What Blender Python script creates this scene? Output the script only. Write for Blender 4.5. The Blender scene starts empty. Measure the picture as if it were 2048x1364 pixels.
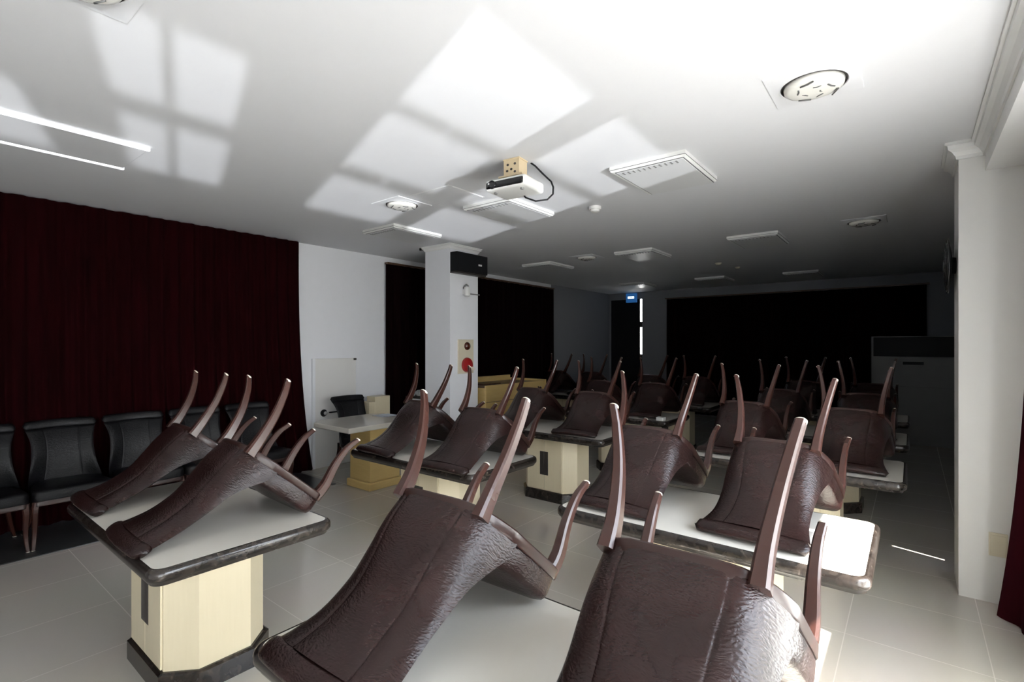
import bpy, bmesh, math, random
from mathutils import Vector, Matrix

random.seed(7)
scene = bpy.context.scene
COL = scene.collection
PI = math.pi

# ------------------------------------------------------------------ materials
def new_mat(name):
    m = bpy.data.materials.new(name); m.use_nodes = True
    nt = m.node_tree
    return m, nt, nt.nodes['Principled BSDF']

def N(nt, t, **kw):
    n = nt.nodes.new(t)
    for k, v in kw.items():
        setattr(n, k, v)
    return n

def plain(name, col, rough=.5, metal=0.0, spec=.5, coat=0.0, noise=.04, emis=None, estr=0):
    """one colour with a slight procedural unevenness of roughness and colour"""
    m, nt, b = new_mat(name)
    tc = N(nt, 'ShaderNodeTexCoord'); nz = N(nt, 'ShaderNodeTexNoise')
    nz.inputs['Scale'].default_value = 9; nz.inputs['Detail'].default_value = 4
    nt.links.new(tc.outputs['Object'], nz.inputs['Vector'])
    mx = N(nt, 'ShaderNodeMix', data_type='RGBA')
    mx.inputs[6].default_value = (*[c * (1 - noise) for c in col], 1)
    mx.inputs[7].default_value = (*[min(1, c * (1 + noise)) for c in col], 1)
    nt.links.new(nz.outputs['Fac'], mx.inputs[0]); nt.links.new(mx.outputs[2], b.inputs['Base Color'])
    b.inputs['Roughness'].default_value = rough; b.inputs['Metallic'].default_value = metal
    b.inputs['Specular IOR Level'].default_value = spec
    b.inputs['Coat Weight'].default_value = coat; b.inputs['Coat Roughness'].default_value = .12
    if emis:
        b.inputs['Emission Color'].default_value = (*emis, 1); b.inputs['Emission Strength'].default_value = estr
    return m

def leather_mat(name, c0, c1, rough, spec=.45):
    m, nt, b = new_mat(name)
    tc = N(nt, 'ShaderNodeTexCoord')
    mp = N(nt, 'ShaderNodeMapping'); mp.inputs['Scale'].default_value = (80, 80, 210)
    nt.links.new(tc.outputs['Object'], mp.inputs['Vector'])
    wob = N(nt, 'ShaderNodeTexNoise'); wob.inputs['Scale'].default_value = 12; wob.inputs['Detail'].default_value = 2
    nt.links.new(tc.outputs['Object'], wob.inputs['Vector'])
    add = N(nt, 'ShaderNodeVectorMath', operation='MULTIPLY_ADD')
    add.inputs[1].default_value = (5, 5, 9)
    nt.links.new(wob.outputs['Color'], add.inputs[0]); nt.links.new(mp.outputs['Vector'], add.inputs[2])
    vo = N(nt, 'ShaderNodeTexVoronoi', feature='SMOOTH_F1'); vo.inputs['Scale'].default_value = 1.0
    nt.links.new(add.outputs[0], vo.inputs['Vector'])
    fine = N(nt, 'ShaderNodeTexNoise'); fine.inputs['Scale'].default_value = 3; fine.inputs['Detail'].default_value = 3
    nt.links.new(add.outputs[0], fine.inputs['Vector'])
    ad2 = N(nt, 'ShaderNodeMath', operation='MULTIPLY_ADD'); ad2.inputs[1].default_value = .35
    nt.links.new(fine.outputs['Fac'], ad2.inputs[0]); nt.links.new(vo.outputs['Distance'], ad2.inputs[2])
    bp = N(nt, 'ShaderNodeBump'); bp.inputs['Strength'].default_value = .6; bp.inputs['Distance'].default_value = .0028
    nt.links.new(ad2.outputs[0], bp.inputs['Height']); nt.links.new(bp.outputs['Normal'], b.inputs['Normal'])
    big = N(nt, 'ShaderNodeTexNoise'); big.inputs['Scale'].default_value = 5
    nt.links.new(tc.outputs['Object'], big.inputs['Vector'])
    cr = N(nt, 'ShaderNodeValToRGB')
    cr.color_ramp.elements[0].color = (*c0, 1); cr.color_ramp.elements[0].position = .35
    cr.color_ramp.elements[1].color = (*c1, 1); cr.color_ramp.elements[1].position = .7
    nt.links.new(big.outputs['Fac'], cr.inputs['Fac']); nt.links.new(cr.outputs['Color'], b.inputs['Base Color'])
    b.inputs['Roughness'].default_value = rough; b.inputs['Specular IOR Level'].default_value = spec
    return m

def wood_mat(name, c0, c1, rough, scale=(3, 30, 30), coat=.3):
    m, nt, b = new_mat(name)
    tc = N(nt, 'ShaderNodeTexCoord'); mp = N(nt, 'ShaderNodeMapping'); mp.inputs['Scale'].default_value = scale
    nz = N(nt, 'ShaderNodeTexNoise'); nz.inputs['Scale'].default_value = 1.6; nz.inputs['Detail'].default_value = 6
    nz.inputs['Distortion'].default_value = .6
    nt.links.new(tc.outputs['Object'], mp.inputs['Vector']); nt.links.new(mp.outputs['Vector'], nz.inputs['Vector'])
    cr = N(nt, 'ShaderNodeValToRGB')
    cr.color_ramp.elements[0].color = (*c0, 1); cr.color_ramp.elements[0].position = .35
    cr.color_ramp.elements[1].color = (*c1, 1); cr.color_ramp.elements[1].position = .68
    nt.links.new(nz.outputs['Fac'], cr.inputs['Fac']); nt.links.new(cr.outputs['Color'], b.inputs['Base Color'])
    b.inputs['Roughness'].default_value = rough; b.inputs['Coat Weight'].default_value = coat
    b.inputs['Coat Roughness'].default_value = .15
    return m

def marble_mat(name, c0, c1, vein, rough):
    m, nt, b = new_mat(name)
    tc = N(nt, 'ShaderNodeTexCoord')
    nz = N(nt, 'ShaderNodeTexNoise'); nz.inputs['Scale'].default_value = 14; nz.inputs['Detail'].default_value = 8
    nz.inputs['Distortion'].default_value = 1.4
    nt.links.new(tc.outputs['Object'], nz.inputs['Vector'])
    cr = N(nt, 'ShaderNodeValToRGB'); e = cr.color_ramp.elements
    e[0].color = (*c0, 1); e[0].position = .35; e[1].color = (*c1, 1); e[1].position = .62
    v = e.new(.76); v.color = (*vein, 1)
    nt.links.new(nz.outputs['Fac'], cr.inputs['Fac']); nt.links.new(cr.outputs['Color'], b.inputs['Base Color'])
    b.inputs['Roughness'].default_value = rough
    return m

def tile_mat():
    m, nt, b = new_mat('polished_cream_tiles')
    ge = N(nt, 'ShaderNodeNewGeometry'); mp = N(nt, 'ShaderNodeMapping')
    mp.inputs['Location'].default_value = (.30, -1.58 + .625 * 8, 0)
    nt.links.new(ge.outputs['Position'], mp.inputs['Vector'])
    br = N(nt, 'ShaderNodeTexBrick'); br.offset = 0; br.squash = 1
    br.inputs['Scale'].default_value = 1; br.inputs['Brick Width'].default_value = .625; br.inputs['Row Height'].default_value = .625
    br.inputs['Mortar Size'].default_value = .0028; br.inputs['Mortar Smooth'].default_value = .2
    br.inputs['Color1'].default_value = (.53, .50, .45, 1); br.inputs['Color2'].default_value = (.56, .525, .47, 1)
    br.inputs['Mortar'].default_value = (.585, .555, .50, 1)
    nt.links.new(mp.outputs['Vector'], br.inputs['Vector'])
    nz = N(nt, 'ShaderNodeTexNoise'); nz.inputs['Scale'].default_value = 1.3; nz.inputs['Detail'].default_value = 5
    nt.links.new(ge.outputs['Position'], nz.inputs['Vector'])
    mx = N(nt, 'ShaderNodeMix', data_type='RGBA', blend_type='MULTIPLY'); mx.inputs[0].default_value = .12
    nt.links.new(br.outputs['Color'], mx.inputs[6]); nt.links.new(nz.outputs['Color'], mx.inputs[7])
    nt.links.new(mx.outputs[2], b.inputs['Base Color'])
    rr = N(nt, 'ShaderNodeMath', operation='MULTIPLY_ADD'); rr.inputs[1].default_value = .3; rr.inputs[2].default_value = .10
    nt.links.new(br.outputs['Fac'], rr.inputs[0]); nt.links.new(rr.outputs[0], b.inputs['Roughness'])
    return m

def frost_mat():
    m, nt, b = new_mat('added_frosted_glass')
    tr = N(nt, 'ShaderNodeBsdfTranslucent'); tr.inputs['Color'].default_value = (.88, .88, .86, 1)
    mx = N(nt, 'ShaderNodeMixShader'); mx.inputs[0].default_value = .12
    b.inputs['Base Color'].default_value = (.85, .87, .87, 1); b.inputs['Roughness'].default_value = .35
    out = nt.nodes['Material Output']
    nt.links.new(tr.outputs[0], mx.inputs[1]); nt.links.new(b.outputs[0], mx.inputs[2]); nt.links.new(mx.outputs[0], out.inputs['Surface'])
    return m

def fabric_mat(name, c0, c1, rough=.9, sheen=.0):
    m, nt, b = new_mat(name)
    tc = N(nt, 'ShaderNodeTexCoord'); mp = N(nt, 'ShaderNodeMapping'); mp.inputs['Scale'].default_value = (6, 6, .6)
    nz = N(nt, 'ShaderNodeTexNoise'); nz.inputs['Scale'].default_value = 3; nz.inputs['Detail'].default_value = 5
    nt.links.new(tc.outputs['Object'], mp.inputs['Vector']); nt.links.new(mp.outputs['Vector'], nz.inputs['Vector'])
    cr = N(nt, 'ShaderNodeValToRGB')
    cr.color_ramp.elements[0].color = (*c0, 1); cr.color_ramp.elements[0].position = .3
    cr.color_ramp.elements[1].color = (*c1, 1); cr.color_ramp.elements[1].position = .75
    nt.links.new(nz.outputs['Fac'], cr.inputs['Fac']); nt.links.new(cr.outputs['Color'], b.inputs['Base Color'])
    b.inputs['Roughness'].default_value = rough; b.inputs['Specular IOR Level'].default_value = .04
    b.inputs['Sheen Weight'].default_value = sheen
    return m

M = {
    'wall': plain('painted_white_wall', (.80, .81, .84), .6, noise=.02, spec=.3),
    'dimwall': plain('dimmed_far_wall', (.22, .225, .245), .6, noise=.02, spec=.3),  # grey holds the far end's weak light in the wall colour
    'column': plain('painted_column', (.74, .73, .71), .5, noise=.015, spec=.3),
    'ceiling': plain('painted_ceiling', (.725, .73, .75), .65, noise=.012, spec=.2),
    'trim': plain('white_trim', (.80, .80, .79), .4, noise=.02),
    'floor': tile_mat(),
    'border': plain('dark_stone_border', (.035, .036, .038), .3, noise=.15),
    'leather': leather_mat('dark_brown_leather', (.0110, .0044, .0039), (.0215, .0086, .0076), .27, .33),
    'blackleather': leather_mat('black_leather', (.0035, .0035, .0042), (.0065, .0065, .008), .40, .22),
    'wood': plain('red_brown_wood', (.038, .0140, .0102), .27, noise=.12, spec=.42, coat=.05),
    'darkwood': plain('dark_brown_wood', (.022, .0085, .0066), .30, noise=.12, spec=.4, coat=.08),
    'glide': plain('cream_glide', (.72, .66, .55), .4),
    'marble': marble_mat('dark_marble', (.009, .007, .006), (.030, .023, .019), (.10, .083, .07), .2),
    'laminate': plain('cream_tabletop', (.70, .67, .60), .12, noise=.02),
    'cream': wood_mat('cream_cabinet_board', (.685, .60, .42), (.70, .615, .435), .36, (40, 40, 3), .1),
    'slot': plain('dark_slot', (.035, .030, .027), .45),
    'maple': wood_mat('yellow_maple_board', (.58, .41, .16), (.62, .45, .185), .36, (3, 3, 30), .2),
    'brown': wood_mat('brown_counter_top', (.06, .03, .018), (.12, .065, .035), .35, (3, 20, 20), .3),
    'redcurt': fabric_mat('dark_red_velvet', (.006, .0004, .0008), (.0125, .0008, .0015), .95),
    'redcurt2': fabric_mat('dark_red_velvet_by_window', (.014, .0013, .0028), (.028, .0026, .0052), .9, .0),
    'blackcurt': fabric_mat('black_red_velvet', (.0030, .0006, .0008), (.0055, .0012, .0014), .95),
    'black': plain('black_plastic', (.006, .006, .007), .5, spec=.2),
    'gloss': plain('glossy_black', (.006, .006, .007), .12),
    'whiteplastic': plain('white_plastic', (.78, .78, .76), .35),
    'ivory': plain('ivory_plastic', (.66, .60, .46), .4),
    'red': plain('red_plastic', (.30, .010, .012), .3, coat=.3),
    'amber': plain('dark_amber_glass', (.08, .018, .010), .2),
    'steel': plain('brushed_steel', (.55, .55, .56), .3, metal=1),
    'bracket': plain('cream_bracket_steel', (.62, .50, .32), .5),
    'lampglass': plain('pale_lamp_glass', (.84, .83, .78), .12, noise=.1),
    'tube': plain('lamp_tube', (.9, .9, .9), .4, emis=(.95, .98, 1), estr=1.3),
    'diffuser': plain('pale_diffuser', (.66, .665, .67), .35, noise=.02),
    'outline': plain('dark_gap', (.10, .10, .10), .6),
    'exit': plain('blue_exit_sign', (.02, .08, .25), .4, emis=(.03, .16, .45), estr=.35),
    'exitlit': plain('lit_exit_panel', (.8, .9, 1), .4, emis=(.72, .92, 1.0), estr=1.6),
    'grey': plain('grey_cabinet', (.22, .22, .22), .6),
    'paper': plain('pale_paper', (.56, .61, .68), .7),
    'frost': frost_mat(),
    'outside': plain('light_blocker_grey', (.55, .55, .53), .8),
}

# ------------------------------------------------------------------ helpers
def obj(name, bm, mat, parent=None, smooth=False, angle=None):
    bmesh.ops.recalc_face_normals(bm, faces=bm.faces)
    me = bpy.data.meshes.new(name)
    bm.to_mesh(me); bm.free()
    if mat: me.materials.append(mat)
    if smooth:
        for p in me.polygons: p.use_smooth = True
        if angle: me.set_sharp_from_angle(angle=math.radians(angle))
    o = bpy.data.objects.new(name, me); COL.objects.link(o)
    if parent: o.parent = parent
    return o

def tag(o, label, cat, group=None):
    o['label'] = label; o['category'] = cat
    if group: o['group'] = group
    return o

def thing(name, label, cat, loc=(0, 0, 0), rotz=0, group=None):
    o = bpy.data.objects.new(name, None); COL.objects.link(o)
    o.location = loc; o.rotation_euler = (0, 0, rotz); o.empty_display_size = .1
    return tag(o, label, cat, group)

def struct(name, bm, mat, **kw):
    o = obj(name, bm, mat, **kw); o['kind'] = 'structure'
    return o

def dup(root, label=None, group=None):
    r = root.copy(); COL.objects.link(r)
    if label: r['label'] = label
    if group: r['group'] = group
    for ch in list(root.children):
        c = ch.copy(); COL.objects.link(c); c.parent = r
        for g in list(ch.children):
            d = g.copy(); COL.objects.link(d); d.parent = c
    return r

def box(bm, x0, x1, y0, y1, z0, z1, bev=0, seg=2):
    vs = [bm.verts.new((x, y, z)) for x in (x0, x1) for y in (y0, y1) for z in (z0, z1)]
    f = [(0, 1, 3, 2), (4, 6, 7, 5), (0, 4, 5, 1), (2, 3, 7, 6), (0, 2, 6, 4), (1, 5, 7, 3)]
    fs = [bm.faces.new([vs[i] for i in q]) for q in f]
    if bev:
        es = set(e for q in fs for e in q.edges)
        bmesh.ops.bevel(bm, geom=list(es), offset=bev, segments=seg, affect='EDGES', profile=.5)
    return bm

def bx(*a, **k):
    return box(bmesh.new(), *a, **k)

def loft(bm, rings, cap=True, closed=True):
    R = [[bm.verts.new(p) for p in r] for r in rings]
    n = len(R[0])
    for a, b in zip(R, R[1:]):
        for i in range(n if closed else n - 1):
            j = (i + 1) % n
            bm.faces.new((a[i], a[j], b[j], b[i]))
    if cap and closed:
        bm.faces.new(list(reversed(R[0]))); bm.faces.new(R[-1])
    return R

def tube(bm, pts, r, n=10):
    pts = [Vector(p) for p in pts]; rings = []
    up = None
    for i, p in enumerate(pts):
        d = (pts[min(i + 1, len(pts) - 1)] - pts[max(i - 1, 0)]).normalized()
        if up is None:
            up = d.orthogonal().normalized()
        else:
            up = (up - d * up.dot(d)).normalized()
        s = d.cross(up)
        rr = r[i] if isinstance(r, (list, tuple)) else r
        rings.append([p + (up * math.cos(2 * PI * k / n) + s * math.sin(2 * PI * k / n)) * rr for k in range(n)])
    loft(bm, rings)
    return bm

def lathe(bm, prof, n=28, mtx=None):
    """prof: (radius, z) pairs round the z axis, then moved by mtx"""
    rings = [[Vector((r * math.cos(2 * PI * k / n), r * math.sin(2 * PI * k / n), z)) for k in range(n)] for r, z in prof]
    if mtx: rings = [[mtx @ p for p in q] for q in rings]
    loft(bm, rings)
    return bm

def interp(tab, x):
    """smooth (Catmull-Rom) interpolation in a table of (x, v1, v2, ...)"""
    for i in range(len(tab) - 1):
        if x <= tab[i + 1][0] or i == len(tab) - 2:
            a, b = tab[i], tab[i + 1]
            p = tab[i - 1] if i else a; q = tab[i + 2] if i + 2 < len(tab) else b
            t = min(1, max(0, (x - a[0]) / (b[0] - a[0])))
            out = []
            for k in range(1, len(a)):
                m0 = (b[k] - p[k]) / ((b[0] - p[0]) or 1) * (b[0] - a[0])
                m1 = (q[k] - a[k]) / ((q[0] - a[0]) or 1) * (b[0] - a[0])
                t2, t3 = t * t, t * t * t
                out.append((2*t3-3*t2+1)*a[k] + (t3-2*t2+t)*m0 + (-2*t3+3*t2)*b[k] + (t3-t2)*m1)
            return out

def text_obj(body, size, depth, mat, name, parent=None):
    cu = bpy.data.curves.new(name, 'FONT'); cu.body = body; cu.size = size; cu.extrude = depth
    cu.align_x = 'CENTER'; cu.align_y = 'CENTER'
    tmp = bpy.data.objects.new(name, cu); COL.objects.link(tmp)
    dg = bpy.context.evaluated_depsgraph_get()
    me = bpy.data.meshes.new_from_object(tmp.evaluated_get(dg))
    bpy.data.objects.remove(tmp); me.materials.clear(); me.materials.append(mat)
    o = bpy.data.objects.new(name, me); COL.objects.link(o)
    if parent: o.parent = parent
    return o

# ------------------------------------------------------------------ camera
HC = 1.66
FPX, YAW, HZ = 1005.4, math.radians(38.46), 689.2
cam_d = bpy.data.cameras.new('camera'); cam = bpy.data.objects.new('camera', cam_d); COL.objects.link(cam)
cam.location = (0, 0, HC); cam.rotation_euler = (PI / 2, 0, YAW)
cam_d.sensor_width = 36; cam_d.lens = FPX * 36 / 2048
cam_d.shift_y = (HZ - 682) / 2048
cam_d.clip_start = .05
scene.camera = cam

# ------------------------------------------------------------------ room shell
XL, XR, YF, YB, ZC = -6.25, .70, -1.8, 12.0, 2.99
struct('floor', bx(XL - .1, XR + .1, YF - .1, YB + .1, -.1, 0), M['floor'])
struct('ceiling', bx(XL - .1, XR + .1, YF - .1, YB + .1, ZC, ZC + .1), M['ceiling'])
struct('wall_left', bx(XL - .1, XL, YF - .1, 9.26, 0, ZC), M['wall'])
struct('wall_left_dimmed', bx(XL - .1, XL, 9.26, YB + .1, 0, ZC), M['dimwall'])  # left wall carried on, the fall-off of light put into its colour
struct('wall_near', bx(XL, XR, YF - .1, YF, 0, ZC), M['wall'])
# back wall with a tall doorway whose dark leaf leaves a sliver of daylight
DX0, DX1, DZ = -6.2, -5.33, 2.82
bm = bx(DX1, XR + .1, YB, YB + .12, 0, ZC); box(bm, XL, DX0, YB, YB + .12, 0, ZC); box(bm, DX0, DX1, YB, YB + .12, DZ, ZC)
struct('wall_back', bm, M['dimwall'])
# window wall on the right: piers, sill-less windows, lintel behind the dropped soffit
WIN = [(-1.75, -.95), (-.70, .07), (.66, 1.75), (1.87, 3.12)]
WZ0, WZ1 = .16, 2.30
PZ = 1.06                          # top of the added frosted lower panes
bm = bmesh.new()
ys = YF - .1
for a, b in WIN:
    box(bm, XR, XR + .14, ys, a, 0, ZC); ys = b
    box(bm, XR, XR + .14, a, b, WZ1, ZC); box(bm, XR, XR + .14, a, b, 0, WZ0)
SL0, SL1 = 4.905, 4.965          # narrow gap between the closed curtains beyond the column
box(bm, XR, XR + .14, ys, SL0, 0, ZC)
box(bm, XR, XR + .14, SL0, SL1, 0, .50); box(bm, XR, XR + .14, SL0, SL1, .96, ZC)
box(bm, XR, XR + .14, SL1, YB + .1, 0, ZC)
struct('wall_right', bm, M['wall'])
for i, (a, b) in enumerate(WIN):
    bm = bmesh.new(); f = .045; x0, x1 = XR + .05, XR + .10
    box(bm, x0, x1, a, a + f, WZ0, WZ1); box(bm, x0, x1, b - f, b, WZ0, WZ1)
    box(bm, x0, x1, a + f, b - f, WZ0, WZ0 + f); box(bm, x0, x1, a + f, b - f, WZ1 - f, WZ1)
    m = (a + b) / 2
    if i < 2: box(bm, x0, x1, m - .018, m + .018, WZ0 + f, WZ1 - f)
    for z, w in ((1.93, .022), (1.53, .04), (PZ + .03, .03)):
        box(bm, x0 + .005, x1 - .005, a + f, m - .018, z - w, z + w); box(bm, x0 + .005, x1 - .005, m + .018, b - f, z - w, z + w)
    w_ = struct('window_%d' % (i + 1), bm, M['trim'])
    obj('added_frosted_pane', bx(XR + .07, XR + .078, a + f, b - f, WZ0 + f, PZ + .02), M['frost'], w_)  # unseen pane added to spread soft light over the nearby floor
    if i == 1: obj('added_blind', bx(XR + .02, XR + .03, a, b, 1.89, WZ1), M['trim'], w_)  # unseen blind added to trim the light patch on the ceiling
struct('trim_1', bx(XR - .03, XR + .02, -1.9, 3.4, WZ0 - .05, WZ0 - .005, bev=.006), M['trim'])
# unseen awning and fins, added outside the windows to block sun and sky
bm = bx(XR + .14, 1.50, -2.5, 3.6, 2.66, 2.74)
for a, b in WIN:
    box(bm, XR + .14, XR + .50, a - .10, a - .02, .6, 2.66)
struct('added_light_block', bm, M['outside'])
# dropped soffit along the windows, its crown moulding
YC0, YC1, XC = 4.45, 4.86, .245
struct('trim_2', bx(.375, XR, YF, YC0, 2.785, ZC), M['trim'])
def crown_profile():
    return [(0, -.105), (.012, -.105), (.016, -.085), (.034, -.06), (.055, -.045), (.058, -.02), (.072, -.016), (.072, 0), (0, 0)]
def crown_run(bm, p0, p1, nrm):
    rings = []
    for p in (p0, p1):
        rings.append([Vector((p[0] + nrm[0] * u, p[1] + nrm[1] * u, ZC + v)) for u, v in crown_profile()])
    loft(bm, rings)
bm = bmesh.new(); crown_run(bm, (.375, YF), (.375, YC0 - .0), (-1, 0)); struct('trim_3', bm, M['trim'])
# square column beside the windows
struct('wall_column', bx(XC, XR, YC0, YC1, 0, ZC), M['column'])
def crown_loop(bm, x0, x1, y0, y1, k_=1.0):
    rings = [[] for _ in range(4)]
    for u, v in [(p * k_, q * k_) for p, q in crown_profile()]:
        for r, (x, y) in zip(rings, ((x0 - u, y0 - u), (x1 + u, y0 - u), (x1 + u, y1 + u), (x0 - u, y1 + u))):
            r.append(Vector((x, y, ZC + v)))
    R = [[bm.verts.new(p) for p in r] for r in rings]; n = len(R[0])
    for k in range(4):
        a, b = R[k], R[(k + 1) % 4]
        for i in range(n):
            j = (i + 1) % n; bm.faces.new((a[i], a[j], b[j], b[i]))
bm = bmesh.new(); crown_loop(bm, XC, XR + .2, YC0, YC1); struct('trim_4', bm, M['trim'])
# free-standing pillar on the left
PX0, PX1, PY0, PY1 = -5.22, -4.74, 4.66, 5.20
struct('wall_pillar', bx(PX0, PX1, PY0, PY1, 0, ZC), M['wall'])
bm = bmesh.new(); crown_loop(bm, PX0, PX1, PY0, PY1, .62); struct('trim_5', bm, M['trim'])
# dark stone border under the wall chairs
struct('trim_6', bx(XL, -5.36, YF, 3.38, 0, .006), M['border'])
# low off-white door in the left wall
bm = bx(XL, XL + .02, 3.62, 4.25, .0, 1.47, bev=.004)
dr = struct('door_1', bm, M['column'])
bm = bmesh.new(); mt = Matrix.Translation((XL + .02, 3.74, .735)) @ Matrix.Rotation(PI / 2, 4, 'Y')
lathe(bm, [(.012, 0), (.045, .0), (.05, .012), (.04, .03), (.018, .05), (.004, .055)], 20, mt)
obj('door_knob', bm, M['black'], dr, True)
bm = bmesh.new(); lathe(bm, [(.003, .052), (.026, .05), (.026, .062), (.004, .066)], 16, mt); obj('knob_cap', bm, M['steel'], dr, True)
obj('door_handle', bx(XL + .02, XL + .045, 3.82, 3.97, .725, .742, bev=.004), M['black'], dr)
obj('door_frame', bx(XL, XL + .03, 3.575, 3.617, 0, 1.47), M['wall'], dr)
obj('hinge', bx(XL + .02, XL + .032, 4.21, 4.25, 1.44, 1.468), M['slot'], dr)
# dark leaf of the far doorway (stands ajar: daylight shows at its edge)
dl = struct('door_2', bx(DX0, DX1 - .068, YB + .02, YB + .055, .0, DZ), M['black'])
bm = bx(DX1 - .068, DX1, YB + .03, YB + .055, 2.10, 2.24); box(bm, DX1 - .068, DX1, YB + .03, YB + .055, .0, 1.42)
obj('door_frame', bm, M['slot'], dl)
# baseboard-less skirting line beneath the back wall
struct('baseboard_back', bx(DX1, XR, YB - .012, YB, 0, .07), M['grey'])

# ------------------------------------------------------------------ curtains
def curtain(name, label, p0, p1, z0, z1, amp, wav, mat, seed, flare0=0, flare1=0, gather=1.0, group=None):
    """hanging pleated cloth between two plan points; flare widens its foot at either end"""
    rnd = random.Random(seed)
    p0, p1 = Vector((*p0, 0)), Vector((*p1, 0)); d = p1 - p0; L = d.length; d.normalize()
    nrm = Vector((-d.y, d.x, 0))
    n = max(24, int(L / wav * 12)); ph = [rnd.uniform(0, 6.28) for _ in range(4)]
    nz = 16; T = .006
    front, back = [], []
    for k in range(nz + 1):
        t = k / nz; z = z1 + (z0 - z1) * t
        fl = t ** 2.6
        rf, rb = [], []
        for i in range(n + 1):
            s = i / n
            along = s * L - flare0 * fl * (1 - s) ** 3 + flare1 * fl * s ** 3
            x = s * L / wav * 2 * PI
            a = amp * (.55 + .45 * t) * (math.sin(x + ph[0] + .8 * math.sin(x * .23 + ph[1])) + .4 * math.sin(2.13 * x + ph[2] + t * .5) + .25 * math.sin(.37 * x + ph[3]))
            q = p0 + d * along + nrm * a
            rf.append(Vector((q.x, q.y, z)) + nrm * T); rb.append(Vector((q.x, q.y, z)) - nrm * T)
        front.append(rf); back.append(rb)
    bm = bmesh.new()
    loft(bm, [f + list(reversed(b)) for f, b in zip(front, back)])
    o = obj(name, bm, mat, None, True, 60)
    tag(o, label, 'curtain', group)
    return o
XW = XL + .085
curtain('velvet_curtain', 'long dark red velvet curtain on the left wall, its foot flaring by the low door', (XW, -1.7), (XW, 3.36), .02, ZC - .01, .026, .15, M['redcurt'], 3, .0, .20)
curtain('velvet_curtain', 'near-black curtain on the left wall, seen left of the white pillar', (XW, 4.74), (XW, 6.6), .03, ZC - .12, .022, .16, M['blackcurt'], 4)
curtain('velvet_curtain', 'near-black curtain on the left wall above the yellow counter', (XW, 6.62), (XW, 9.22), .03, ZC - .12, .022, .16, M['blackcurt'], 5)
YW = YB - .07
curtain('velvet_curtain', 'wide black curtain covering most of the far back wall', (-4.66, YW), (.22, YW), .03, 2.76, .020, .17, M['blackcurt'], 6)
curtain('velvet_curtain', 'gathered dark red curtain hanging by the window beside the white column', (.645, 3.70), (.525, 3.97), .02, 2.77, .022, .10, M['redcurt2'], 8, .0, .27)
for nm, lb, a, b in (('curtain_rail', 'thin rail above the black curtains on the left wall', (XL + .03, 4.74, ZC - .12), (XL + .11, 9.24, ZC - .09)),
                     ('curtain_rail', 'thin rail above the wide black curtain on the back wall', (-4.7, YB - .10, 2.765), (.26, YB - .03, 2.79))):
    tag(obj(nm, bx(a[0], b[0], a[1], b[1], a[2], b[2], bev=.004), M['brown']), lb, 'curtain rail')

# ------------------------------------------------------------------ the chair (upright: x right, y forward, z up)
BACK = [  # z, y of the rear surface on the centre line, half width, bow forward at the edges, thickness
    (.375, -.034, .250, .165, .050), (.44, -.044, .250, .155, .054), (.51, -.050, .240, .110, .056), (.58, -.050, .226, .072, .054),
    (.69, -.056, .213, .047, .048), (.80, -.085, .214, .040, .042), (.88, -.122, .232, .035, .038), (.925, -.148, .250, .032, .036)]
def seat_outline(grow=0, front=.452, hw=.232, y0=-.012):
    pts = []
    for k in range(25):                                   # rear, wrapped forward at the sides
        u = math.sin((-1 + 2 * k / 24) * PI / 2)
        pts.append((u * hw, y0 + .165 * abs(u) ** 5))
    right = [(max(hw, .246) + grow, .19), (.254 + grow, .25), (.263 + grow, .35)]
    pts += right
    r = .05
    for k in range(7):
        a = k / 6 * PI / 2
        pts.append((.266 + grow - r + r * math.cos(a), front + grow - r + r * math.sin(a)))
    for u in (.6, .3, 0, -.3, -.6):
        pts.append((u * .22, front + grow + .008 * (1 - abs(u))))
    for k in range(7):
        a = PI / 2 + k / 6 * PI / 2
        pts.append((-.266 - grow + r + r * math.cos(a), front + grow - r + r * math.sin(a)))
    pts += [(-x, y) for x, y in reversed(right)]
    return pts
def scaled(pts, s, z, c=(0, .22)):
    return [Vector((c[0] + (x - c[0]) * s, c[1] + (y - c[1]) * s, z)) for x, y in pts]
def seat_bm():
    bm = bmesh.new(); o = seat_outline()
    loft(bm, [scaled(o, .99, .389), scaled(o, 1, .397), scaled(o, 1.0, .438), scaled(o, .99, .456), scaled(o, .965, .467), scaled(o, .90, .474), scaled(o, .6, .482), scaled(o, .2, .485)])
    return bm
def seat_frame_bm():
    bm = bmesh.new(); o = seat_outline(.004, hw=.249, y0=-.036)
    loft(bm, [scaled(o, .80, .372), scaled(o, .86, .356), scaled(o, .985, .352), scaled(o, 1, .357), scaled(o, 1, .386), scaled(o, .99, .390)])
    return bm
US = sorted(set([round(-1 + 2 * k / 36, 4) for k in range(37)] + [s * (.52 + e) for s in (-1, 1) for e in (-.05, -.025, -.012, 0, .012, .025, .05)]))
def back_ring(z, yc, hw, bow, th):
    out, inn = [], []
    for u in US:
        pw = 5 - 2.8 * min(1, max(0, (z - .46) / .24))
        x = u * hw; y = yc + bow * abs(u) ** pw
        g = sum(math.exp(-((u - s * .52) / .020) ** 2) for s in (-1, 1)) * .0022
        puff = .0035 * (1 - (u / .52) ** 2) if abs(u) < .52 else .0025 * (1 - ((abs(u) - .76) / .24) ** 2)
        e = max(0.0, 1 - abs(u) ** 7) ** .5
        half = th / 2 * e
        out.append(Vector((x, y + th / 2 - half - puff + g, z)))
        inn.append(Vector((x, y + th / 2 + half + puff - g * 1.1, z)))
    return out[:] + list(reversed(inn))[1:-1]
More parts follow.
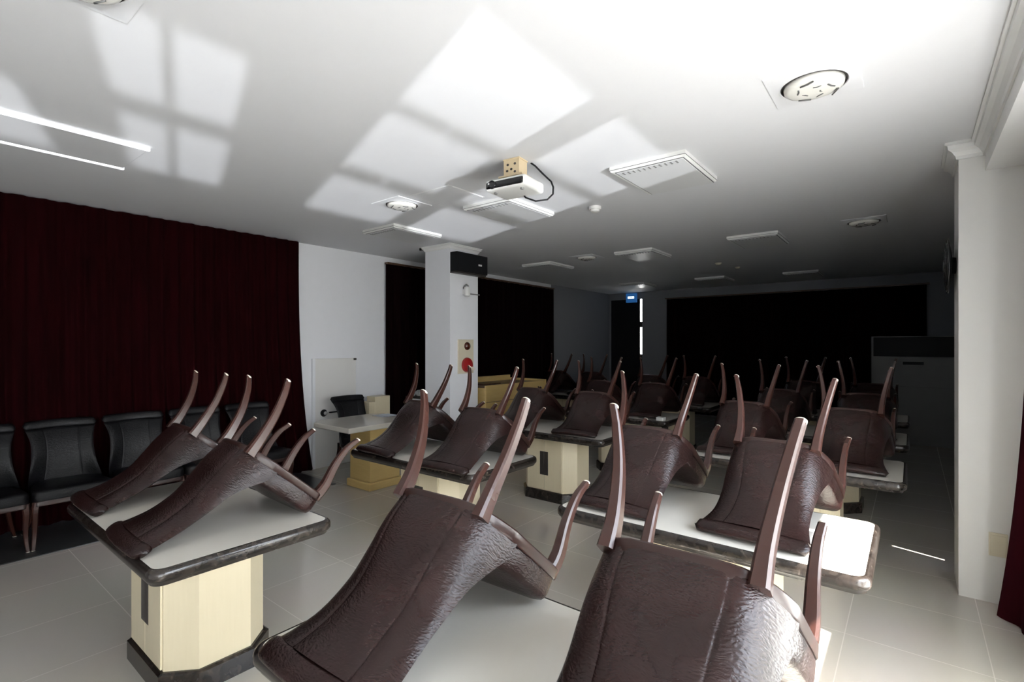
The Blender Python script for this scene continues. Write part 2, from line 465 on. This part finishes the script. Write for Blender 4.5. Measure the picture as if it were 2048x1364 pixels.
def back_bm():
    bm = bmesh.new(); rings = []
    for k in range(25):
        z = .375 + (.908 - .375) * k / 24
        rings.append(back_ring(z, *interp(BACK, z)))
    loft(bm, rings)
    bmesh.ops.remove_doubles(bm, verts=bm.verts, dist=.0004)
    return bm
def roll_bm():
    """rolled head of the back, wider than the back and turned rearwards"""
    bm = bmesh.new(); rings = []; n = 16
    for k in range(29):
        u = -1 + 2 * k / 28; e = max(.12, (1 - abs(u) ** 26) ** .5)
        x = u * .252; y = -.138 + .032 * abs(u) ** 2.2; z = .938 + .006 * (1 - u * u)
        rings.append([Vector((x, y + (.002 + .025 * math.copysign(abs(math.cos(2 * PI * i / n)) ** .8, math.cos(2 * PI * i / n))) * e - .35 * .034 * math.sin(2 * PI * i / n), z + .036 * math.copysign(abs(math.sin(2 * PI * i / n)) ** .85, math.sin(2 * PI * i / n)) * e)) for i in range(n)])
    loft(bm, rings); return bm
def leg_bm(path, s0, s1):
    """chamfered square leg along a path, tapering from s0 to s1 (half sizes)"""
    bm = bmesh.new(); rings = []; n = len(path)
    for i, p in enumerate(path):
        t = i / (n - 1); hx = s0[0] + (s1[0] - s0[0]) * t ** .8; hy = s0[1] + (s1[1] - s0[1]) * t ** .8; c = .34
        q = [(hx, -hy * (1 - c)), (hx, hy * (1 - c)), (hx * (1 - c), hy), (-hx * (1 - c), hy), (-hx, hy * (1 - c)), (-hx, -hy * (1 - c)), (-hx * (1 - c), -hy), (hx * (1 - c), -hy)]
        rings.append([Vector((p[0] + a, p[1] + b, p[2])) for a, b in q])
    loft(bm, rings); return bm
def rear_path(s):
    tab = [(0, .186, .002, .388), (.3, .190, -.008, .29), (.6, .207, -.036, .165), (.85, .231, -.083, .055), (1, .246, -.115, .006)]
    return [(lambda v: (s * v[0], v[1], v[2]))(interp(tab, k / 14)) for k in range(15)]
def front_path(s):
    tab = [(0, .238, .418, .388), (.2, .247, .424, .31), (.5, .246, .404, .19), (.8, .250, .402, .08), (1, .257, .424, .006)]
    return [(lambda v: (s * v[0], v[1], v[2]))(interp(tab, k / 14)) for k in range(15)]
def glide_bm(p, r):
    bm = bmesh.new(); lathe(bm, [(r * .9, .009), (r, .007), (r, .002), (r * .85, 0)], 14, Matrix.Translation((p[0], p[1], 0))); return bm

def make_chair(label, group, lea='leather'):
    t = thing('dining_chair', label, 'chair', (0, 0, 0), 0, group)
    obj('seat', seat_bm(), M[lea], t, True, 50)
    obj('backrest', back_bm(), M[lea], t, True, 70)
    obj('top_roll', roll_bm(), M[lea], t, True, 60)
    obj('seat_frame', seat_frame_bm(), M['darkwood'], t, True, 35)
    for s in (-1, 1):
        rp, fp = rear_path(s), front_path(s)
        l = obj('leg', leg_bm(rp, (.024, .030), (.0125, .0165)), M['wood'], t)
        obj('glide', glide_bm(rp[-1], .0145), M['glide'], l, True, 40)
        l = obj('leg', leg_bm(fp, (.025, .030), (.0125, .014)), M['wood'], t)
        obj('glide', glide_bm(fp[-1], .0135), M['glide'], l, True, 40)
    return t

# pitch at which an upturned chair rests on the table on its rolled head and on the seat's front edge
proto = None
G_ROOT = 'chairs turned upside down on the tables'
proto = make_chair('proto', G_ROOT)
def low(names, ph):
    c, s = math.cos(ph), math.sin(ph)
    return min(s * v.co.y + c * v.co.z for o in proto.children if o.name.split('.')[0] in names for v in o.data.vertices)
lo, hi = math.radians(200), math.radians(240)
for _ in range(50):
    mid = (lo + hi) / 2
    if low(('top_roll', 'backrest'), mid) < low(('seat',), mid): lo = mid
    else: hi = mid
PITCH = (lo + hi) / 2
REST = -low(('top_roll', 'backrest', 'seat'), PITCH)
TOP = .75
used = [False]; wallproto = []
def chair_copy(label, group):
    if not used[0]:
        used[0] = True; proto['label'] = label; proto['group'] = group; return proto
    return dup(proto, label, group)
def flipped(x, y, deg, label, group=G_ROOT):
    c = chair_copy(label, group)
    c.rotation_euler = (PITCH, 0, math.radians(deg)); c.location = (x, y, TOP + REST + .0005)
    return c
def upright(x, y, deg, label, group):
    if not wallproto: wallproto.append(make_chair(label, group, 'blackleather')); c = wallproto[0]
    else: c = dup(wallproto[0], label, group)
    c.rotation_euler = (0, 0, math.radians(deg)); c.location = (x, y, .0065 if x < -5.3 and y < 3.4 else 0)
    return c

# ------------------------------------------------------------------ the pedestal table
TW, TD = 1.46, .82
def rrect(hx, hy, r, n=6):
    out = []
    for cx, cy, a0 in ((hx - r, hy - r, 0), (-hx + r, hy - r, PI / 2), (-hx + r, -hy + r, PI), (hx - r, -hy + r, 1.5 * PI)):
        for k in range(n + 1):
            a = a0 + k / n * PI / 2; out.append((cx + r * math.cos(a), cy + r * math.sin(a)))
    return out
def octo(hx, hy, fx, fy, z, cx=0):
    return [Vector((x + cx, y, z)) for x, y in ((fx, -hy), (hx, -fy), (hx, fy), (fx, hy), (-fx, hy), (-hx, fy), (-hx, -fy), (-fx, -hy))]
def make_table(label, group):
    t = thing('pedestal_table', label, 'table', (0, 0, 0), 0, group)
    def ring(inset, z): return [Vector((x, y, z)) for x, y in rrect(TW / 2 - inset, TD / 2 - inset, max(.01, .06 - inset * .6))]
    bm = bmesh.new()
    loft(bm, [ring(.024, .680), ring(.024, .7495)]); 
    obj('tabletop', bm, M['laminate'], t)
    bm = bmesh.new(); R = []
    prof = [(.024, .7492), (.018, .7496), (.010, .746), (.003, .737), (0, .724), (.001, .708), (.007, .697), (.014, .692), (.017, .682), (.020, .679), (.024, .679)]
    rs = [[bm.verts.new(p) for p in ring(i, z)] for i, z in prof]
    n = len(rs[0])
    for q in range(len(rs)):
        a, b = rs[q], rs[(q + 1) % len(rs)]
        for i in range(n):
            j = (i + 1) % n; bm.faces.new((a[i], a[j], b[j], b[i]))
    obj('edge_band', bm, M['marble'], t, True, 40)
    cx = 0
    bm = bmesh.new(); loft(bm, [octo(.335, .235, .225, .12, .10, cx), octo(.335, .235, .225, .12, .681, cx)]); obj('pedestal', bm, M['cream'], t)
    bm = bmesh.new(); loft(bm, [octo(.360, .26, .238, .128, 0, cx), octo(.360, .26, .238, .128, .095, cx), octo(.347, .247, .231, .124, .104, cx)]); obj('plinth', bm, M['marble'], t)
    for s in (-1, 1):
        x0, x1 = (cx + .0025, cx + .220) if s > 0 else (cx - .220, cx - .0025)
        d = obj('door', bx(x0, x1, -.246, -.235, .112, .67, bev=.0015, seg=1), M['cream'], t)
        h0, h1 = (cx + .0005, cx + .052) if s > 0 else (cx - .052, cx - .0005)
        obj('handle', bx(h0, h1, -.2475, -.2445, .27, .52), M['slot'], d)
    obj('door_gap', bx(-.0025, .0025, -.2385, -.2345, .112, .67), M['slot'], t)
    return t
tproto = make_table('proto', 'pedestal tables set out in rows')
tused = [False]
def table(cx, cy, label, dx=0, group='pedestal tables set out in rows'):
    if tused[0]: t = dup(tproto, label, group)
    else: tused[0] = True; t = tproto; t['label'] = label
    t.location = (cx, cy, 0); 
    for c in t.children:
        if c.name.split('.')[0] in ('pedestal', 'plinth', 'door', 'door_gap'): c.location.x = dx
    return t

table(-3.09, 1.075, 'dark-edged cream pedestal table at the left front, two upturned chairs on it', .08)
table(-.85, 1.10, 'nearest dark-edged cream table at the bottom centre under the two largest upturned chairs')
table(-.85, 2.775, 'cream table at right centre whose right end is bleached by sunlight')
table(-3.11, 2.95, 'cream table just in front of the white pillar under two upturned chairs')
table(-3.02, 4.66, 'cream table whose pale pedestal shows a dark handle slot, right of the pillar', -.05)
table(-.75, 4.57, 'dim cream table behind the sunlit one, its right corner by the floor light streak')
table(-.74, 6.15, 'dim table third behind the sunlit one, pale corner showing right of the chairs')
table(-2.98, 6.17, 'dim table behind the one with the dark handle slot, pale corner showing')
table(-.74, 7.85, 'barely lit table in the last right-hand row before the back curtain')
table(-2.98, 7.80, 'barely lit table in the middle of the dark far end')
table(-5.02, 8.05, 'barely lit table in the far left corner beyond the yellow counter')

flipped(-1.258, 1.429, 181.7, 'large upturned brown leather chair in the centre foreground')
flipped(-.459, 1.474, 181.8, 'largest upturned chair, wrinkled leather back cut off by the bottom edge of the photo')
flipped(-2.765, 1.415, 177.5, 'upturned leather chair on the near side of the left front table')
flipped(-3.600, 1.440, 179.6, 'upturned leather chair on the far left end of the left front table')
flipped(-1.273, 3.191, 179.7, 'upturned chair on the shaded left end of the sunlit table')
flipped(-.555, 3.211, 177.5, 'upturned chair beside the sunlit end of the table at right')
flipped(-2.704, 3.225, 184, 'upturned chair right of centre on the table in front of the pillar')
flipped(-3.455, 3.275, 177, 'upturned chair on the left end of the table in front of the pillar')
flipped(-2.700, 5.014, 185, 'upturned chair above the pale pedestal with the dark handle slot')
flipped(-3.480, 5.000, 181, 'upturned chair in front of the yellow counter')
flipped(-.368, 5.024, 179.7, 'upturned brown chair at the right end of the dim table by the column')
flipped(-1.157, 5.045, 177.5, 'upturned brown chair at the left end of the dim table by the column')
GD = 'upturned chairs in the dark far rows'
flipped(-.38, 6.60, 182, 'dark upturned chair just behind the brown one by the column', GD)
flipped(-1.17, 6.62, 179, 'dark upturned chair on the third right-hand table, left side', GD)
flipped(-2.68, 6.62, 183, 'dark upturned chair beside the pale table corner in the middle distance', GD)
flipped(-3.44, 6.60, 178, 'dark upturned chair left of the pale-cornered table in the middle distance', GD)
flipped(-.40, 8.28, 181, 'dark upturned chair before the grey cabinet in the last right-hand row', GD)
flipped(-1.18, 8.30, 178, 'dark upturned chair against the middle of the black back curtain', GD)
flipped(-2.66, 8.25, 182, 'dark upturned chair in front of the left part of the back curtain', GD)
flipped(-3.42, 8.27, 176, 'dark upturned chair silhouetted below the far doorway', GD)
flipped(-4.68, 8.50, 182, 'dark upturned chair silhouetted against the grey wall, right of two', GD)
flipped(-5.44, 8.52, 178, 'dark upturned chair silhouetted against the grey wall, left of two', GD)
GW = 'chairs standing in a row along the red curtain'
for k, lb in enumerate(['upright black leather chair cut off by the left edge of the photo', 'upright black leather chair against the red curtain, second from the left edge',
                        'upright dark chair against the red curtain, partly behind the left table', 'upright dark chair behind the legs of the left upturned chairs',
                        'upright dark chair nearest the low door in the row along the curtain']):
    upright(-5.93, .48 + .545 * k, -90, lb, GW)
upright(-5.80, 3.90, -90, 'dark chair standing behind the white desk by the low door', 'chair at the white desk')

# ------------------------------------------------------------------ desk, cabinets, counter by the left wall
t = thing('desk', 'white-topped desk with yellow pedestal beside the low off-white door', 'desk', (-5.02, 3.66, 0))
bm = bmesh.new()
o8 = [(.25, -.50), (.25, .50), (-.45, .50), (-.58, .36), (-.58, -.36), (-.45, -.50)]
loft(bm, [[Vector((x * .985, y * .985, .69)) for x, y in o8], [Vector((x, y, .70)) for x, y in o8], [Vector((x, y, .74)) for x, y in o8], [Vector((x * .99, y * .99, .748)) for x, y in o8]])
obj('desktop', bm, M['laminate'], t)
obj('pedestal', bx(-.17, .22, -.20, .22, .09, .69, bev=.004), M['maple'], t)
obj('plinth', bx(-.20, .25, -.23, .25, 0, .09, bev=.012), M['maple'], t)
for k in range(3):
    tag(obj('paper_sheet', bx(-5.42 + .03 * k, -5.20 + .03 * k, 3.93 + .02 * k, 4.10 + .02 * k, .748 + .0035 * k, .7512 + .0035 * k), M['paper']),
        ['lowest pale blue sheet of the small stack on the white desk', 'middle pale blue sheet of the small stack on the white desk', 'top pale blue sheet of the small stack on the white desk'][k], 'paper', 'sheets on the white desk')
t = thing('side_cabinet', 'stepped yellow wooden cabinet behind the white desk', 'cabinet', (-5.99, 4.47, 0))
obj('carcass', bx(-.15, .04, -.10, .16, 0, .92, bev=.004), M['cream'], t)
obj('lower_step', bx(-.15, .04, -.20, -.10, 0, .85, bev=.004), M['cream'], t)
t = thing('storage_box', 'pale grey box with dark lid between the wooden cabinet and the pillar', 'box', (-5.75, 5.12, 0))
obj('box_body', bx(-.22, .22, -.18, .22, 0, .86, bev=.006), M['wall'], t)
obj('box_lid', bx(-.225, .225, -.185, .225, .86, .885, bev=.004), M['slot'], t)
bm = bmesh.new()
for k in range(7):
    lathe(bm, [(.02, 0), (.045, .03), (.03, .07), (.005, .085)], 10, Matrix.Translation((random.uniform(-.16, .16), random.uniform(-.12, .16), .884)))
obj('clutter', bm, M['whiteplastic'], t, True)

t = thing('counter', 'yellow wooden counter with brown top right of the white pillar', 'counter', (-5.0, 5.98, 0))
obj('front_panel', bx(.33, .36, -.72, .72, .08, 1.085, bev=.004), M['maple'], t)
obj('body', bx(-.36, .33, -.72, .72, 0, 1.05), M['maple'], t)
obj('top', bx(-.36, .33, -.72, .72, 1.05, 1.065), M['brown'], t)
obj('back_rail', bx(-.40, -.36, -.72, .72, 0, 1.15, bev=.004), M['maple'], t)
obj('end_panel', bx(-.40, .365, .72, .75, 0, 1.10, bev=.004), M['maple'], t)
obj('panel_groove', bx(.3595, .3625, -.72, .72, .845, .851), M['slot'], t)
obj('key_plate', bx(.359, .364, .52, .545, .93, 1.0, bev=.001), M['black'], t)
tag(obj('serving_tray', bx(-5.18, -4.86, 5.45, 5.85, 1.066, 1.085, bev=.008), M['brown']), 'flat brown tray lying on top of the yellow counter', 'tray')

# big grey cabinet at the far right
t = thing('serving_cabinet', 'tall grey cabinet with black glass band at the far right of the back wall', 'cabinet', (.02, 10.9, 0))
obj('carcass', bx(-.56, .60, -.25, .35, 0, 1.80, bev=.006), M['grey'], t)
obj('glass_band', bx(-.53, .60, -.262, -.25, 1.46, 1.785, bev=.002), M['black'], t)
d = obj('upper_door', bx(-.555, .60, -.27, -.25, .97, 1.45, bev=.003), M['grey'], t)
obj('handle', bx(-.13, .14, -.276, -.269, 1.325, 1.375, bev=.004), M['black'], d)
obj('lower_door', bx(-.555, .60, -.27, -.25, .08, .96, bev=.003), M['grey'], t)
# small things on the far table
tag(obj('tissue_box', bx(-2.40, -2.31, 5.80, 5.88, .75, .79, bev=.004), M['whiteplastic']), 'small white box on the dim table beside the pale corner', 'box')

# ------------------------------------------------------------------ fittings of the pillar and column
t = thing('loudspeaker', 'black loudspeaker box mounted at the top of the white pillar', 'speaker', (PX1, 4.96, 2.62))
obj('cabinet', bx(0, .13, -.30, .30, .0, .255, bev=.006), M['black'], t)
obj('grille', bx(.13, .138, -.285, .285, .012, .243, bev=.003), M['black'], t)
obj('badge', bx(.138, .142, .10, .17, .105, .13, bev=.003), M['whiteplastic'], t)
obj('shelf_bracket', bx(0, .10, -.30, .30, -.018, 0), M['slot'], t)
t = thing('wall_camera', 'white cylindrical wall fitting with a thin arm below the loudspeaker', 'camera', (PX1, 4.93, 2.37))
bm = bmesh.new(); lathe(bm, [(.03, -.06), (.042, -.055), (.042, .05), (.034, .065), (.01, .07)], 18, Matrix.Translation((.07, -.02, 0))); obj('body', bm, M['whiteplastic'], t, True, 40)
bm = bmesh.new(); tube(bm, [(0, -.02, .05), (.03, -.02, .085), (.06, -.02, .095), (.085, -.02, .08), (.09, -.02, .04)], .012, 8); obj('cable_loop', bm, M['grey'], t, True)
obj('arm', bx(.055, .075, .02, .23, -.032, -.018, bev=.003), M['grey'], t)
obj('mount', bx(0, .04, -.045, .03, -.04, .03, bev=.005), M['whiteplastic'], t)
t = thing('fire_alarm_panel', 'cream fire alarm panel with red bell dish on the white pillar', 'alarm', (PX1, 4.945, 1.27))
obj('plate', bx(-.003, .022, -.145, .145, 0, .46, bev=.004), M['ivory'], t)
RX = Matrix.Rotation(PI / 2, 4, 'Y')
bm = bmesh.new(); lathe(bm, [(.10, 0), (.10, .012), (.09, .03), (.05, .04), (.03, .05), (.005, .052)], 28, Matrix.Translation((.022, .01, .115)) @ RX); bl = obj('bell_dish', bm, M['red'], t, True, 40)
bm = bmesh.new(); lathe(bm, [(.03, .0), (.03, .04), (.024, .058), (.008, .064)], 16, Matrix.Translation((.05, .05, .06)) @ RX); obj('striker', bm, M['glide'], bl, True, 40)
bm = bmesh.new(); lathe(bm, [(.055, 0), (.055, .008), (.045, .025), (.015, .04), (.004, .042)], 24, Matrix.Translation((.022, .015, .37)) @ RX); obj('indicator_lamp', bm, M['amber'], t, True, 40)
tag(obj('cable_clip', bx(PX0 - .09, PX0 - .01, PY0 - .03, PY0 - .01, ZC - .035, ZC - .001, bev=.003), M['black']), 'small black clip on the ceiling at the corner of the pillar', 'clip')
t = thing('socket_plate', 'ivory blank socket plate low on the white column', 'socket', (.435, YC0, .305))
obj('plate', bx(-.045, .045, -.01, 0, 0, .15, bev=.003), M['ivory'], t)
obj('cover', bx(-.036, .036, -.014, -.009, .015, .135, bev=.002), M['ivory'], t)
# black wall fan seen edge-on on the column's far side
t = thing('wall_fan', 'round black wall fan seen edge-on at the top of the white column', 'fan', (XC, 4.66, 2.21))
LX = Matrix.Scale(.5, 4, (1, 0, 0)) @ Matrix.Rotation(-PI / 2, 4, 'Y')
bm = bmesh.new(); lathe(bm, [(.03, .0), (.055, .004), (.06, .04), (.045, .055)], 20, LX); obj('wall_bracket', bm, M['black'], t, True, 40)
bm = bmesh.new(); lathe(bm, [(.03, .05), (.10, .052), (.14, .068), (.155, .085), (.03, .09)], 28, LX); obj('motor_housing', bm, M['black'], t, True, 40)
cg = bmesh.new()
for r, z in ((.185, .092), (.16, .108), (.12, .12), (.08, .127), (.04, .130)):
    tube(cg, [(-z * .5, r * math.cos(a), r * math.sin(a)) for a in [2 * PI * k / 40 for k in range(41)]], .004 if r < .18 else .007, 6)
for k in range(20):
    a = 2 * PI * k / 20
    tube(cg, [(-z * .5, r * math.cos(a), r * math.sin(a)) for r, z in ((.03, .131), (.08, .127), (.12, .12), (.16, .108), (.185, .092))], .0022, 5)
ca = obj('cage', cg, M['gloss'], t, True)
bm = bmesh.new(); lathe(bm, [(.03, .126), (.034, .13), (.03, .138), (.005, .14)], 16, LX); obj('hub_cap', bm, M['steel'], ca, True, 40)

# exit sign over the far doorway
t = thing('exit_sign', 'small lit blue exit sign over the dark doorway in the back wall', 'sign', (-5.60, YB - .001, 2.735))
obj('housing', bx(-.14, .14, -.07, 0, 0, .23, bev=.006), M['exit'], t)
obj('lit_panel', bx(-.085, .085, -.074, -.069, .095, .155, bev=.002), M['exitlit'], t)
obj('arrow_bar', bx(-.035, .035, -.0765, -.073, .122, .136), M['exit'], t)

# ------------------------------------------------------------------ ceiling fittings
GL = 'square ceiling lights'
def ceiling_light(x, y, label):
    t = thing('ceiling_light', label, 'light', (x, y, ZC), 0, GL)
    hx, hy = .285, .36
    bm = bmesh.new()
    loft(bm, [[Vector((sx * (hx + o), sy * (hy + o), z)) for sx, sy in ((1, 1), (-1, 1), (-1, -1), (1, -1))] for o, z in ((0, 0), (0, -.028), (-.012, -.042), (-.03, -.045))])
    obj('frame', bm, M['whiteplastic'], t)
    obj('seam', bx(-hx - .001, hx + .001, -hy - .001, hy + .001, -.0295, -.0265), M['outline'], t)
    obj('diffuser_gap', bx(-hx + .037, hx - .018, -hy + .018, hy - .018, -.0462, -.040), M['outline'], t)
    df = obj('diffuser', bx(-hx + .045, hx - .024, -hy + .024, hy - .024, -.050, -.040, bev=.002), M['diffuser'], t)
    for k in range(11):
        u = -.20 + .04 * k; obj('vent_slot', bx(u, u + .012, -hy + .04, -hy + .085, -.0525, -.049), M['grey'], df)
    return t
for x, y, lb in ((-1.49, 3.77, 'largest square white ceiling light, right of the projector'), (-3.09, 3.85, 'square white ceiling light just behind the projector'),
                 (-4.72, 3.86, 'square white ceiling light in front of the white pillar'), (-1.50, 6.86, 'square ceiling light in the dim zone before the white column'),
                 (-3.06, 6.93, 'square ceiling light in the middle of the dim ceiling'), (-4.78, 7.0, 'square ceiling light above the yellow counter'),
                 (-1.57, 10.7, 'square ceiling light close to the back curtain, right one'), (-3.11, 10.5, 'square ceiling light close to the back curtain, middle one'),
                 (-4.71, 10.4, 'square ceiling light near the exit sign')):
    ceiling_light(x, y, lb)
GV = 'round recessed downlights'
def downlight(x, y, label):
    t = thing('downlight', label, 'light', (x, y, ZC), 0, GV)
    bm = bmesh.new(); h = .20; n = 32; sq = []
    for k in range(n):
        a = 2 * PI * k / n; c, s = math.cos(a), math.sin(a); m = max(abs(c), abs(s)); sq.append((h * c / m, h * s / m))
    rr = [[Vector((px, py, 0)) for px, py in sq], [Vector((px * .985, py * .985, -.006)) for px, py in sq]] + \
         [[Vector((r * math.cos(2 * PI * k / n), r * math.sin(2 * PI * k / n), z)) for k in range(n)] for r, z in ((.160, -.008), (.152, -.012), (.146, -.004))]
    loft(bm, rr, cap=False); obj('plate', bm, M['ceiling'], t, True, 30)
    bm = bmesh.new(); lathe(bm, [(.146, -.005), (.147, -.011), (.141, -.011), (.140, -.004)], 32); obj('rim', bm, M['slot'], t, True, 30)
    bm = bmesh.new(); R = [(.139, -.004), (.132, -.026), (.11, -.036), (.07, -.042), (.02, -.044)]
    lathe(bm, R, 32); g = obj('lens', bm, M['lampglass'], t, True)
    bm = bmesh.new()
    for k in range(9):
        a = k * 2.4; r = .03 + .010 * k
        tube(bm, [(r * math.cos(a), r * math.sin(a), -.042), (r * math.cos(a + .35), r * math.sin(a + .35), -.043), ((r + .012) * math.cos(a + .6), (r + .012) * math.sin(a + .6), -.040)], .004, 6)
    obj('prism_rib', bm, M['outline'], g, True)
    return t
for x, y, lb in ((-.39, 2.96, 'round downlight in a square plate at upper right, nearest the soffit'), (-3.78, 3.08, 'round downlight left of the projector'),
                 (-3.86, 6.68, 'round downlight deep in the dim ceiling'), (-.40, 6.60, 'round downlight in the dark ceiling left of the white column'),
                 (-2.34, .44, 'round downlight cut off by the top edge of the photo')):
    downlight(x, y, lb)
def small_round(name, cat, x, y, r, h, label, mat):
    t = thing(name, label, cat, (x, y, ZC))
    bm = bmesh.new(); lathe(bm, [(r, 0), (r, -h * .4), (r * .93, -h * .5)], 24); obj('base', bm, mat, t, True, 40)
    bm = bmesh.new(); lathe(bm, [(r * .75, -h * .5), (r * .7, -h * .85), (r * .45, -h), (r * .08, -h)], 24); obj('cap', bm, mat, t, True, 40)
small_round('smoke_detector', 'detector', -2.39, 4.30, .06, .055, 'small white round smoke detector on the ceiling right of the projector', M['whiteplastic'])
small_round('sprinkler', 'sprinkler', -2.46, 8.5, .05, .035, 'small round ceiling fitting in the dark area, nearer one', M['ivory'])
small_round('sprinkler', 'sprinkler', -2.33, 9.15, .04, .03, 'small round ceiling fitting in the dark area, farther one', M['ivory'])
t = thing('access_hatch', 'faint square access hatch in the ceiling left of the projector', 'hatch', (-3.26, 3.17, ZC))
obj('panel', bx(-.24, .24, -.215, .215, -.004, 0, bev=.0015, seg=1), M['ceiling'], t)
obj('frame', bx(-.25, .25, -.225, .225, -.0015, 0), M['trim'], t)
# long twin strip light at the left edge
t = thing('strip_light', 'long twin strip light on the ceiling at the left edge', 'light', (-4.32, .30, ZC))
obj('housing', bx(-.27, .27, -.9, .83, -.018, 0, bev=.003), M['ceiling'], t)
for x in (-.29, .29):
    obj('lamp_tube', bx(x - .011, x + .011, -.9, .84, -.026, 0, bev=.006), M['tube'], t, True, 40)
# projector hanging from the ceiling
PJ = (-2.24, 2.86, ZC)
t = thing('projector', 'white projector with black front hanging from a cream ceiling bracket', 'projector', PJ, math.radians(186))
t.scale = (1, 1, .86)
bm = bx(-.17, .17, -.13, .15, -.275, -.185, bev=.025, seg=4); obj('case', bm, M['whiteplastic'], t, True, 35)
obj('front_band', bx(-.155, .155, .135, .156, -.262, -.205, bev=.012, seg=3), M['gloss'], t, True, 35)
bm = bmesh.new(); lathe(bm, [(.034, 0), (.034, .012), (.028, .016), (.022, .008), (.004, .006)], 20, Matrix.Translation((.10, .150, -.233)) @ Matrix.Rotation(-PI / 2, 4, 'X')); obj('lens', bm, M['gloss'], t, True, 40)
for x in (-.11, .11):
    bm = bmesh.new(); lathe(bm, [(.012, 0), (.014, -.012), (.01, -.016)], 12, Matrix.Translation((x, .09, -.274))); obj('foot', bm, M['grey'], t, True, 40)
bm = bmesh.new()   # bracket: plate, perforated-looking yoke and tray
box(bm, -.07, .07, -.06, .06, -.012, 0, bev=.003); box(bm, -.065, -.059, -.055, .055, -.14, -.012); box(bm, .059, .065, -.055, .055, -.14, -.012)
box(bm, -.059, .059, .049, .055, -.14, -.012)
box(bm, -.10, .10, -.075, .075, -.155, -.14, bev=.003); box(bm, -.09, -.075, -.07, .07, -.187, -.155); box(bm, .075, .09, -.07, .07, -.187, -.155)
br = obj('ceiling_bracket', bm, M['bracket'], t)
for k, (x, z) in enumerate(((-.03, -.05), (.03, -.05), (.0, -.09), (-.03, -.115), (.035, -.10))):
    bm = bmesh.new(); lathe(bm, [(.010, 0), (.010, .002), (.003, .002)], 10, Matrix.Translation((x, .055, z)) @ Matrix.Rotation(-PI / 2, 4, 'X')); obj('bolt_hole', bm, M['slot'], br)
bm = bmesh.new()
tube(bm, [(-.07, -.10, 0), (-.09, -.13, -.02), (-.13, -.17, -.08), (-.185, -.20, -.15), (-.20, -.205, -.20), (-.20, -.20, -.26), (-.17, -.17, -.31), (-.10, -.12, -.325), (-.03, -.09, -.29), (-.02, -.09, -.27)], .007, 8)
obj('cable', bm, M['black'], t, True)

# ------------------------------------------------------------------ light
W = bpy.data.worlds.new('daylight'); scene.world = W; W.use_nodes = True
nt = W.node_tree; bg = nt.nodes['Background']
tc = N(nt, 'ShaderNodeTexCoord'); sp = N(nt, 'ShaderNodeSeparateXYZ'); nt.links.new(tc.outputs['Generated'], sp.inputs[0])
cr = N(nt, 'ShaderNodeValToRGB'); e = cr.color_ramp.elements
mr = N(nt, 'ShaderNodeMapRange'); mr.inputs['From Min'].default_value = -1; mr.inputs['From Max'].default_value = 1
nt.links.new(sp.outputs['Z'], mr.inputs['Value']); nt.links.new(mr.outputs['Result'], cr.inputs['Fac'])
e[0].position = 0; e[0].color = (.50, .49, .47, 1)
e[1].position = 1; e[1].color = (.55, .72, 1.0, 1)
a = e.new(.46); a.color = (.66, .66, .65, 1); a = e.new(.54); a.color = (.95, .98, 1.0, 1)
nt.links.new(cr.outputs['Color'], bg.inputs['Color']); bg.inputs['Strength'].default_value = 19.0

def sun(name, d, energy, angle, col):
    l = bpy.data.lights.new(name, 'SUN'); l.energy = energy; l.angle = math.radians(angle); l.color = col
    o = bpy.data.objects.new(name, l); COL.objects.link(o)
    o.rotation_euler = Vector(d).to_track_quat('-Z', 'Y').to_euler(); return o
sun('sun', (-1, .30, -1.0), 30, .5, (1, .96, .89))
# added upward sun standing in for floor reflections: window-shaped patches on the ceiling
sun('sun_added_upward', (-1, .33, .35), 3.0, .9, (.93, .96, 1.0))
for i, (a, b) in enumerate(WIN):
    l = bpy.data.lights.new('window_portal', 'AREA'); l.shape = 'RECTANGLE'; l.size = b - a; l.size_y = WZ1 - WZ0
    l.cycles.is_portal = True
    o = bpy.data.objects.new('window_portal', l); COL.objects.link(o)
    o.location = (XR + .16, (a + b) / 2, (WZ0 + WZ1) / 2)
    o.rotation_euler = Vector((-1, 0, 0)).to_track_quat('-Z', 'Z').to_euler()

# ------------------------------------------------------------------ view
vs = scene.view_settings
scene.display_settings.display_device = 'sRGB'
vs.view_transform = 'Standard'; vs.look = 'None'; vs.gamma = 1; vs.use_curve_mapping = False
vs.exposure = 0.32
scene.cycles.use_denoising = True
scene.cycles.max_bounces = 10; scene.cycles.diffuse_bounces = 3; scene.cycles.glossy_bounces = 4
scene.cycles.sample_clamp_indirect = 6
scene.cycles.caustics_reflective = False
